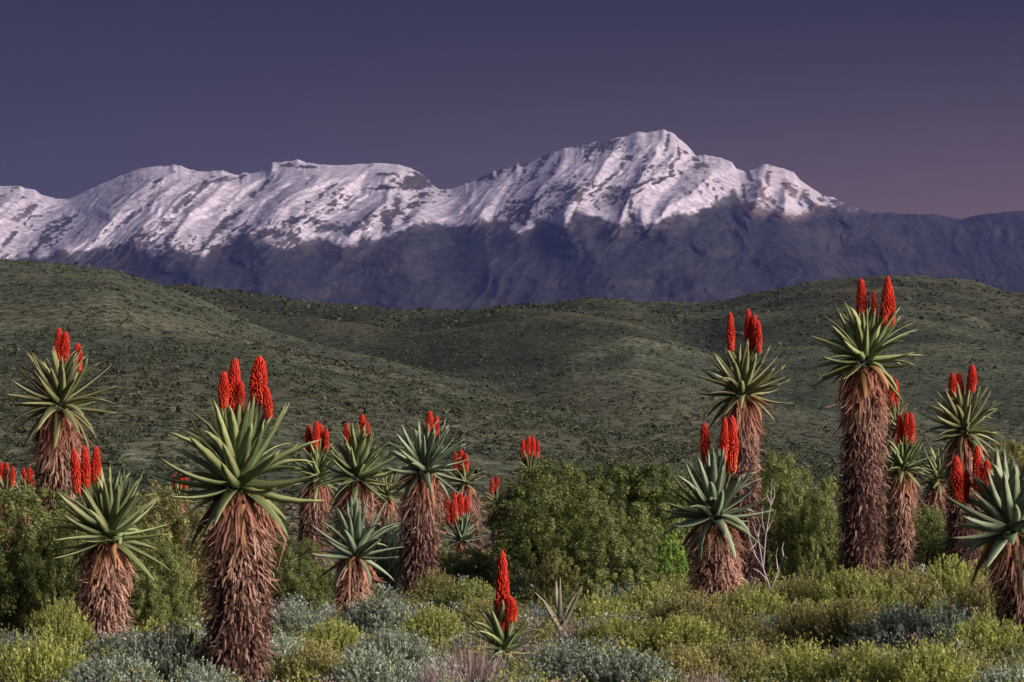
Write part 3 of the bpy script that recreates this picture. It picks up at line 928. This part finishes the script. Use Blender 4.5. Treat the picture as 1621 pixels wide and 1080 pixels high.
aloe('aloe with spreading olive crown at right, spikes before the lower hill', 1526, 690, 935, 43.5, 44, 62, 54, 59,
     [(1508, 626, 592, 13), (1518, 624, 592, 12), (1538, 618, 579, 15)], 'olive', 50, 1530, seed=23)
aloe('dark aloe squeezed between the mid sized and the spreading one', 1484, 765, 911, 50.0, 30, 40, 34, 40,
     [], 'green', 38, 1488, seed=24)
aloe('blue leaved aloe cut by the right edge with scarlet spikes on its left', 1600, 850, 1055, 26.4, 66, 96, 90, 92,
     [(1517, 790, 724, 19), (1547, 772, 708, 15), (1561, 772, 730, 14), (1528, 790, 745, 13)], 'blue', 44, 1624, seed=25, pale=0.25, wide=1.45)

# ------------------------------------------------------------------ shrub meshes
def kites(c, nrm, up, L, W, col, rg):
    """leaf kites: centre, facing, long axis hint, half length, half width -> verts, quads, colours"""
    n = len(c)
    a = up - (up * nrm).sum(-1, keepdims=True) * nrm
    a /= np.linalg.norm(a, axis=-1, keepdims=True) + 1e-9
    b = np.cross(nrm, a)
    V = np.stack([c - a * L[:, None], c + b * W[:, None], c + a * L[:, None] + nrm * (0.25 * L[:, None]), c - b * W[:, None]], 1).reshape(-1, 3)
    F = np.arange(4 * n).reshape(-1, 4)
    C = np.repeat(col, 4, 0)
    return V, F, C


def unit(v):
    return v / (np.linalg.norm(v, axis=-1, keepdims=True) + 1e-9)


def round_bush(seed, leaves=15000, clumps=150, lsize=0.034, asp=1.6):
    """broad leafy bush, unit radius and height, built of several rounded lobes with gaps between"""
    rg = np.random.default_rng(seed)
    nl = 16
    la = np.arange(nl) * 2.4 + rg.random() * 6
    lr = np.where(np.arange(nl) < 2, 0.20, np.where(np.arange(nl) > 9, rg.uniform(0.55, 0.72, nl), rg.uniform(0.38, 0.62, nl)))
    lc = np.stack([np.cos(la) * lr, np.sin(la) * lr, np.where(np.arange(nl) < 2, 0.58, np.where(np.arange(nl) > 9, rg.uniform(0.05, 0.18, nl), rg.uniform(0.25, 0.50, nl)))], -1)
    ls = np.where(np.arange(nl) < 2, 0.42, rg.uniform(0.30, 0.42, nl))
    kl = rg.integers(0, nl, clumps)
    d = unit(rg.normal(0, 1, (clumps, 3)) + np.array([0, 0, 0.55]) + 0.5 * unit(lc[kl] * np.array([1, 1, 0.3])))
    inner = rg.random(clumps) < 0.22
    q = np.where(inner, rg.uniform(0.3, 0.7, clumps), rg.uniform(0.82, 1.08, clumps))
    cc = lc[kl] + d * (ls[kl] * q)[:, None] * np.array([1, 1, 0.95])
    cc[:, 2] = np.abs(cc[:, 2])
    cs = rg.uniform(0.045, 0.11, clumps)
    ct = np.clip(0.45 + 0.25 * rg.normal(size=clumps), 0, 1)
    k = rg.integers(0, clumps, leaves)
    off = unit(rg.normal(0, 1, (leaves, 3))) * rg.random((leaves, 1)) ** 0.45
    p = cc[k] + off * cs[k][:, None] * np.array([1, 1, 1 / asp * 1.1])
    p[:, 2] = np.abs(p[:, 2])
    nrm = unit(off * 0.7 + d[k] * 0.5 + rg.normal(0, 0.5, (leaves, 3)) + np.array([0, 0, 0.3]))
    up = unit(off + np.array([0, 0, 0.25]) + rg.normal(0, 0.7, (leaves, 3)))
    L = lsize * rg.uniform(0.5, 1.2, leaves); W = L * rg.uniform(0.35, 0.6, leaves)
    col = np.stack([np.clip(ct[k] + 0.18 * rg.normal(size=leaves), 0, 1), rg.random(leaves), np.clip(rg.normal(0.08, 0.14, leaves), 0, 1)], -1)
    p[:, 2] *= asp
    v, f, c = kites(p, nrm, up, L, W, col, rg)
    v[:, 2] /= asp
    return v, f, c


def feather_bush(seed, shoots=300, per=30, spread=1.0, lsize=0.030, wide=0.28, upright=1.4):
    """fine leaved shrub: many upward shoots clothed in small leaves, unit radius and height"""
    rg = np.random.default_rng(seed)
    u = rg.random(shoots) * 2 * np.pi
    q = np.sqrt(rg.random(shoots))
    lob = 1 + 0.2 * np.sin(3 * u + seed) + 0.12 * np.sin(7 * u)
    b = np.stack([np.cos(u) * q * 0.55 * lob, np.sin(u) * q * 0.55 * lob, 0 * q], -1)
    hgt = np.sqrt(np.clip(1 - 0.75 * q ** 2, 0, 1)) * rg.uniform(0.62, 1.08, shoots)
    tip = np.stack([np.cos(u) * q * 1.0 * lob * spread, np.sin(u) * q * 1.0 * lob * spread, hgt], -1) + rg.normal(0, 0.05, (shoots, 3))
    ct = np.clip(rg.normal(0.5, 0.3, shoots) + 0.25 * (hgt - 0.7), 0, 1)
    k = np.repeat(np.arange(shoots), per)
    n = len(k)
    t = 1 - rg.random(n) ** 1.4 * 0.85
    bend = t ** 1.3
    p = b[k] + (tip[k] - b[k]) * np.stack([bend, bend, t], -1)
    p += rg.normal(0, 1, (n, 3)) * (0.045 * (1.25 - t))[:, None]
    p[:, 2] = np.abs(p[:, 2])
    axis = unit(tip[k] - b[k] + rg.normal(0, 0.5, (n, 3)) + np.array([0, 0, 0.2]))
    nrm = unit(np.cross(axis, rg.normal(0, 1, (n, 3))) + 0.5 * unit(p * np.array([1, 1, 0.6])) * 1.0)
    nrm = np.where(nrm[:, 2:3] < 0, -nrm, nrm)
    L = lsize * rg.uniform(0.5, 1.3, n); W = L * wide * rg.uniform(0.7, 1.3, n)
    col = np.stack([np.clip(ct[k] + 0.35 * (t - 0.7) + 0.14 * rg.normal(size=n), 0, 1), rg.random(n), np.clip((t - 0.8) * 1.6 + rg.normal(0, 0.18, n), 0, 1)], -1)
    p[:, 2] *= 1.4
    v, f, c = kites(p, nrm, axis, L, W, col, rg)
    v[:, 2] /= 1.4
    return v, f, c


def twig_bush(seed, shoots=520, spread=1.0):
    """leafless shrub: thin bent twigs only"""
    rg = np.random.default_rng(seed)
    u = rg.random(shoots) * 2 * np.pi; q = np.sqrt(rg.random(shoots))
    b = np.stack([np.cos(u) * q * 0.6, np.sin(u) * q * 0.6, rg.random(shoots) * 0.4], -1)
    tip = np.stack([np.cos(u) * q, np.sin(u) * q, np.sqrt(1 - 0.6 * q ** 2) * rg.uniform(0.55, 1.05, shoots)], -1) + rg.normal(0, 0.08, (shoots, 3))
    side = unit(np.cross(tip - b, rg.normal(0, 1, (shoots, 3))))
    mid = (b + tip) / 2 + rg.normal(0, 0.05, (shoots, 3))
    w = 0.009
    V = np.stack([b - side * w, b + side * w, mid - side * w * .8, mid + side * w * .8, tip - side * w * .3, tip + side * w * .3], 1).reshape(-1, 3)
    o = np.arange(shoots)[:, None] * 6
    F = np.concatenate([o + np.array([0, 1, 3, 2]), o + np.array([2, 3, 5, 4])])
    col = np.stack([np.tile(np.array([0.2, 0.2, 0.5, 0.5, 0.8, 0.8]), shoots), np.repeat(rg.random(shoots), 6), np.repeat(np.clip(rg.normal(0.1, 0.25, shoots), 0, 1), 6)], -1)
    V2, F2, C2 = feather_bush(seed + 5, 90, 10, 1.0, 0.02, 0.3)
    return np.concatenate([V, V2]), np.concatenate([F, F2 + len(V)]), np.concatenate([col, C2])


def stems_mesh(seed, n=9):
    rg = np.random.default_rng(seed)
    P = []; R = []
    for i in range(n):
        a = rg.random() * 6.28; q = rg.uniform(0.25, 0.8)
        tip = np.array([math.cos(a) * q, math.sin(a) * q, rg.uniform(0.5, 0.8)])
        mid = tip * np.array([0.35, 0.35, 0.5]) + rg.normal(0, 0.04, 3)
        P.append(np.array([[math.cos(a) * 0.04, math.sin(a) * 0.04, 0], mid, tip])); R.append(np.array([0.022, 0.016, 0.006]))
    v, f = tubes(P, R, 4)
    return mesh_np('stem', v, f, M_TWIG, np.tile([0.11, 0.085, 0.07], (len(v), 1)))


STEMS = [stems_mesh(i) for i in range(2)]


def fol(tup):
    v, f, c = tup
    return mesh_np('foliage', v, f, SHRUB['bush'], c)


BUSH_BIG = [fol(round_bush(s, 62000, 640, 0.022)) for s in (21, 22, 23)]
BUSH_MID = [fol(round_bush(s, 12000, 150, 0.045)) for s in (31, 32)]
FEATHER = [fol(feather_bush(s, 560, 44, 1.0, 0.042, 0.36)) for s in (41, 42, 43)]
SILVERB = [fol(feather_bush(s, 500, 42, 1.05, 0.040, 0.46)) for s in (51, 52, 53)]
TWIGB = [fol(twig_bush(s)) for s in (61, 62)]
KIND = {'bush': BUSH_BIG, 'mid': BUSH_MID, 'feather': FEATHER, 'silverb': SILVERB, 'twig': TWIGB}
_cnt = [0]


def shrub(label, x, ytop, w, D, kind, mat, name='shrub', group=None, depth=0.9, lift=0.0):
    i = _cnt[0]; _cnt[0] += 1
    b = at(x, 900, D); b[2] = float(ground_z(np.array(b[0]), np.array(b[1]))) - 0.03
    top = at(x, ytop, D)[2]
    h = max(0.25, top - b[2])
    r = w * 0.5 * D / FPX
    o = thing(name, label, 'shrub' if name != 'bush' else 'bush', tuple(b), i * 1.7, group)
    k = KIND[kind]
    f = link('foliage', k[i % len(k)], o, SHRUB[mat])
    f.scale = (r, r * depth, h * (1 - lift))
    f.location = (0, 0, h * lift)
    st = link('stem', STEMS[i % 2], o)
    st.scale = (r * 0.8, r * 0.8 * depth, h)
    return o


# big bushes
G1 = 'tall dark green bushes'
shrub('big dark green bush filling the left edge below the tall left aloe', 40, 772, 300, 31.0, 'bush', 'bush', 'bush', G1)
shrub('dark green bush behind the low straw skirted aloe', 165, 795, 252, 34.5, 'bush', 'bush', 'bush', G1)
shrub('green bush between the low left aloe and the large front aloe', 270, 768, 228, 33.0, 'bush', 'olive', 'bush', G1)
shrub('olive bush in shade right of the large front trunk', 468, 850, 156, 37.0, 'bush', 'bush', 'bush', G1)
shrub('left rounded half of the big central bush, beside the far aloe', 880, 728, 258, 41.0, 'bush', 'bush', 'bush', G1)
shrub('right half of the big central bush, touching the swollen trunked aloe', 1010, 726, 252, 42.5, 'bush', 'bush', 'bush', G1)
shrub('lower skirt of the central bush, in shade at its middle', 960, 800, 228, 39.0, 'bush', 'bush', 'bush', G1)
shrub('rounded bright topped bush between the bare twigs and the tallest trunk', 1250, 716, 198, 43.0, 'bush', 'bush', 'bush', G1)
shrub('small dark bush behind the swollen trunked aloe', 1150, 760, 168, 45.0, 'bush', 'bush', 'bush', G1)
shrub('bush at the far right edge below the hill foot', 1605, 696, 144, 60.0, 'bush', 'olive', 'bush', G1)
shrub('bush behind the mid sized aloe right of the tallest trunk', 1400, 770, 156, 52.0, 'bush', 'bush', 'bush', G1)
shrub('shaded bush between the mid sized aloe and the spreading one', 1465, 800, 144, 48.0, 'bush', 'bush', 'bush', G1)
shrub('dark bush under the blue leaved aloe at right', 1555, 800, 144, 47.0, 'bush', 'bush', 'bush', G1)
shrub('soft green bush under the scarlet tufted aloe', 735, 868, 156, 42.0, 'bush', 'bush', 'bush', G1)
shrub('dark green bush behind the straight trunked aloe', 690, 850, 132, 46.0, 'bush', 'bush', 'bush', G1)
shrub('lighter low bush before the central bush', 882, 872, 95, 37.0, 'mid', 'olive', 'bush', G1)
shrub('small green bush left of the dry pale young aloe', 845, 900, 60, 37.0, 'mid', 'bush', 'bush', G1)
shrub('bright fresh green bush between the central bush and the swollen trunk', 1064, 842, 56, 34.8, 'mid', 'bright', 'bush', G1, lift=0.56)
shrub('bright green low bush left of the tallest trunk', 1285, 850, 60, 40.0, 'mid', 'bush', 'bush', G1)

shrub('bush in the middle of the central bush mass, its top a little lower', 945, 733, 230, 43.0, 'bush', 'bush', 'bush', G1)
shrub('bush closing the gap between the central bush and the swollen trunked aloe', 1082, 744, 170, 45.0, 'bush', 'bush', 'bush', G1)
shrub('bush filling the dark gap behind the bare twigs', 1200, 770, 150, 45.0, 'bush', 'bush', 'bush', G1)
shrub('low dark bush pressed against the tallest trunk on its left', 1305, 775, 120, 42.0, 'bush', 'bush', 'bush', G1)
shrub('bush filling the shade between the left edge bush and the straw skirted aloe', 105, 815, 180, 30.5, 'bush', 'bush', 'bush', G1)
shrub('bush in the shade right of the straw skirted trunk', 235, 830, 150, 31.0, 'bush', 'bush', 'bush', G1)

# foreground shrubs, back to front
G2 = 'low shrubs of the foreground'
FG = [
    ('blue grey shrub wedged between two trunks left of centre', 620, 822, 60, 39.5, 'silverb', 'teal'),
    ('olive shrub left of the straight trunk foot', 640, 945, 80, 36.0, 'feather', 'olive'),
    ('brownish shrub at the straight trunk foot', 690, 905, 60, 37.5, 'feather', 'olive'),
    ('grey green shrub below the scarlet tufted aloe', 745, 915, 90, 35.0, 'feather', 'bush'),
    ('yellow olive shrub behind the tall scarlet spike', 770, 945, 90, 31.0, 'feather', 'olive'),
    ('yellow shrub right of the dry pale young aloe', 950, 945, 110, 32.5, 'feather', 'yellow'),
    ('golden shrub under the central bush', 1035, 938, 110, 33.5, 'feather', 'yellow'),
    ('olive shrub before the swollen trunk foot', 1100, 948, 110, 32.5, 'feather', 'olive'),
    ('yellow green shrub right of the swollen trunk foot', 1190, 938, 110, 33.0, 'feather', 'yellow'),
    ('ochre tipped shrub under the bare twigs', 1265, 912, 90, 34.5, 'feather', 'olive'),
    ('yellow green shrub at the tallest trunk foot', 1345, 905, 110, 34.0, 'feather', 'yellow'),
    ('olive shrub right of the tallest trunk foot', 1420, 895, 120, 34.5, 'feather', 'olive'),
    ('yellowish shrub below the spreading aloe', 1505, 882, 110, 35.0, 'feather', 'yellow'),
    ('green shrub left of the right edge trunk', 1560, 915, 90, 32.0, 'feather', 'olive'),
    ('pale silver shrub low between two yellow ones right of centre', 1215, 972, 80, 28.5, 'silverb', 'silver'),
    ('ochre shrub below the bare twigs, second row', 1280, 965, 110, 28.5, 'feather', 'olive'),
    ('olive gold shrub right of the blue grey one in the centre', 1080, 985, 130, 27.5, 'feather', 'yellow'),
    ('yellow green shrub in the second row below the swollen trunk', 1150, 978, 120, 28.0, 'feather', 'olive'),
    ('grey purple shrub beside the dry pale young aloe', 925, 985, 90, 28.5, 'twig', 'dry'),
    ('yellow olive shrub in the second row right of the dry aloe', 985, 978, 120, 28.0, 'feather', 'yellow'),
    ('dark blue grey shrub right of centre among yellow ones', 1425, 958, 130, 27.0, 'silverb', 'teal'),
    ('blue grey shrub nearer the right edge trunk', 1500, 965, 110, 26.5, 'silverb', 'teal'),
    ('green shrub before the tallest trunk, second row', 1350, 955, 110, 28.0, 'feather', 'olive'),
    ('yellow green shrub left of the right edge trunk foot', 1560, 985, 110, 25.5, 'feather', 'yellow'),
    ('rounded yellow green shrub before the dark left bush', 95, 964, 95, 27.0, 'feather', 'yellow'),
    ('silvery shrub at the left edge below the dark bush', 25, 1000, 90, 24.5, 'silverb', 'silver'),
    ('bright yellow green shrub in the left corner', 62, 1012, 140, 22.0, 'feather', 'yellow'),
    ('silver shrub at the foot of the low straw skirted aloe', 205, 1006, 120, 25.0, 'silverb', 'teal'),
    ('large silver grey shrub left of the large front trunk', 270, 1000, 130, 23.5, 'silverb', 'silver'),
    ('silver shrub in front of the low left aloe', 175, 1035, 130, 21.5, 'silverb', 'teal'),
    ('mint silver shrub just right of the large front trunk', 470, 962, 100, 29.0, 'silverb', 'silver'),
    ('yellow olive shrub between silver ones right of the front trunk', 530, 978, 90, 27.0, 'feather', 'yellow'),
    ('grey green shrub below the pale shaggy trunk', 605, 955, 110, 30.0, 'silverb', 'teal'),
    ('yellow green shrub at left of the tall scarlet spike', 690, 972, 90, 28.5, 'feather', 'yellow'),
    ('silver shrub among yellow ones left of the scarlet spike', 625, 1000, 100, 26.0, 'silverb', 'silver'),
    ('pale mint shrub low beside the large front trunk', 440, 1005, 110, 24.5, 'silverb', 'silver'),
    ('olive shrub low right of the front trunk', 500, 1030, 110, 22.5, 'feather', 'olive'),
    ('mint shrub at the bottom edge left of centre', 590, 1035, 130, 22.0, 'silverb', 'silver'),
    ('dry purplish twiggy shrub at the bottom below the scarlet spike', 745, 1026, 95, 22.5, 'twig', 'dry'),
    ('dry greyish twiggy shrub left of the young scarlet spiked aloe', 690, 1046, 70, 21.5, 'twig', 'dry'),
    ('blue grey shrub right of the young scarlet spiked aloe', 905, 1022, 130, 24.0, 'silverb', 'teal'),
    ('broad blue grey shrub at the bottom right of centre', 985, 1030, 150, 22.5, 'silverb', 'teal'),
    ('olive shrub at the bottom edge right of the blue grey one', 1075, 1030, 120, 23.0, 'feather', 'olive'),
    ('ochre green shrub at the bottom edge', 1170, 1020, 130, 23.5, 'feather', 'olive'),
    ('bright yellow green shrub at the bottom right of centre', 1270, 1020, 140, 22.5, 'feather', 'yellow'),
    ('yellow green shrub at the bottom below the dark blue grey one', 1370, 1022, 150, 22.0, 'feather', 'yellow'),
    ('green shrub at the bottom near the right corner', 1470, 1030, 140, 21.5, 'feather', 'yellow'),
    ('pale silver shrub in the right corner', 1600, 1048, 110, 21.0, 'silverb', 'silver'),
    ('olive shrub at the foot of the right edge trunk', 1545, 1040, 110, 22.5, 'feather', 'olive'),
    ('grey twiggy shrub at the bottom edge left of the corner shrub', 1120, 1060, 80, 20.0, 'twig', 'dry'),
    ('olive green shrub at the bottom edge beside the front trunk', 320, 1048, 90, 21.0, 'silverb', 'silver'),
]
_r = random.Random(4)
for lab, x, yt, w, D, kind, mat in FG:
    yt -= _r.uniform(-6, 13)
    shrub(lab, x, yt, w * 1.3, D, kind, mat, 'shrub', G2)


# bare grey twigs of the dead shrub
def dead_shrub():
    D = 34.8
    b = at(1222, 942, D); g0 = float(ground_z(np.array(b[0]), np.array(b[1]))) - 0.03
    b[2] = g0
    o = thing('dead_shrub', 'leafless grey shrub of bare forked twigs right of the swollen trunk', 'shrub', tuple(b))
    lines = [[(1222, 985), (1220, 935), (1208, 900), (1200, 850), (1190, 826)], [(1208, 900), (1212, 850), (1220, 800), (1222, 760)],
             [(1220, 935), (1232, 905), (1240, 880), (1246, 884)], [(1212, 850), (1206, 822), (1208, 800)], [(1220, 800), (1226, 785), (1225, 770)],
             [(1200, 850), (1196, 862), (1188, 870)], [(1222, 940), (1238, 925), (1244, 912)],
             [(1208, 900), (1196, 880), (1186, 850), (1184, 832)], [(1214, 840), (1224, 822), (1228, 806)], [(1216, 920), (1202, 905), (1192, 900)],
             [(1232, 905), (1228, 880), (1232, 862)], [(1200, 850), (1203, 832), (1199, 815)], [(1220, 800), (1214, 784), (1216, 772)], [(1240, 880), (1238, 868), (1241, 858)]]
    rg = np.random.default_rng(5)
    for i, ln in enumerate(lines):
        p = np.array([at(x, y, D + 0.08 * i * (rg.random() - .5) * k / 2) - b for k, (x, y) in enumerate(ln)])
        r = np.linspace(0.016 if i == 0 else 0.010, 0.003, len(p))
        v, f = tubes([p], [r], 5)
        link('branch', mesh_np('branch', v, f, M_TWIG, np.tile([0.42, 0.385, 0.39], (len(v), 1)), True), o)


dead_shrub()

# ------------------------------------------------------------------ low ground cover
def cover():
    rg = np.random.default_rng(99)
    N = 3300
    Y = 17 + 45 * rg.random(N) ** 1.6
    px = rg.uniform(-60, 1680, N)
    X = (px - CX) / FPX * Y
    ok = np.ones(N, bool)                                   # keep clear of trunks
    for r, b, D in ALOES:
        ok &= (np.hypot(X - b[0], Y - b[1]) > 0.34)
    X, Y, px = X[ok], Y[ok], px[ok]; N = len(X)
    pal = np.array([[0.28, 0.31, 0.08], [0.21, 0.22, 0.08], [0.33, 0.41, 0.35], [0.18, 0.24, 0.21], [0.31, 0.25, 0.24], [0.15, 0.18, 0.07]])
    pick = np.where(px > 850, rg.choice(6, N, p=[.36, .28, .06, .10, .08, .12]), rg.choice(6, N, p=[.16, .18, .24, .18, .12, .12]))
    per = 190
    R = rg.uniform(0.10, 0.22, N); H = R * rg.uniform(0.8, 2.1, N)
    k = np.repeat(np.arange(N), per); n = len(k)
    u = rg.random(n) * 2 * np.pi; q = np.sqrt(rg.random(n)); t = 1 - 0.7 * rg.random(n) ** 1.3
    hz = np.sqrt(1 - 0.7 * q * q)
    d = np.stack([np.cos(u) * q, np.sin(u) * q, hz], -1)
    p = np.stack([X[k] + d[:, 0] * R[k] * t, Y[k] + d[:, 1] * R[k] * t, ground_z(X[k], Y[k]) - 0.02 + d[:, 2] * H[k] * t], -1)
    p += rg.normal(0, 0.012, (n, 3))
    axis = unit(d + rg.normal(0, 0.45, (n, 3)))
    nrm = unit(np.cross(axis, rg.normal(0, 1, (n, 3)))); nrm = np.where(nrm[:, 2:3] < 0, -nrm, nrm)
    L = rg.uniform(0.010, 0.024, n) * (0.8 + Y[k] / 60); W = L * rg.uniform(0.3, 0.55, n)
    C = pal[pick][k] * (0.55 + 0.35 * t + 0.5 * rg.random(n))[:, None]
    V, F, CC = kites(p, nrm, axis, L, W, C, rg)
    F = F[:, [1, 2, 3]]
    o = link('low_scrub', mesh_np('low_scrub', V, F, M_COVER, CC))
    o['kind'] = 'stuff'; o['label'] = 'low mixed scrub covering the ground between shrubs and aloes'
    # rougher plain beyond, up to the foot of the hills
    N = 7000
    Y = 60 + 260 * rg.random(N) ** 1.2
    px = rg.uniform(-60, 1680, N)
    X = (px - CX) / FPX * Y
    R = rg.uniform(0.25, 0.7, N); H = R * rg.uniform(0.5, 1.0, N)
    pal2 = np.array([[0.12, 0.13, 0.065], [0.17, 0.165, 0.10], [0.10, 0.105, 0.055], [0.16, 0.18, 0.14]])
    C = pal2[rg.integers(0, 4, N)]
    V, F, CC = scrub_clumps(np.stack([X, Y, -0.4 + 0 * X], -1), R, H, C, 24, rg)
    o = link('plain_scrub', mesh_np('plain_scrub', V, F, M_COVER, CC))
    o['kind'] = 'stuff'; o['label'] = 'scrub of the plain between the aloes and the hill foot'


cover()
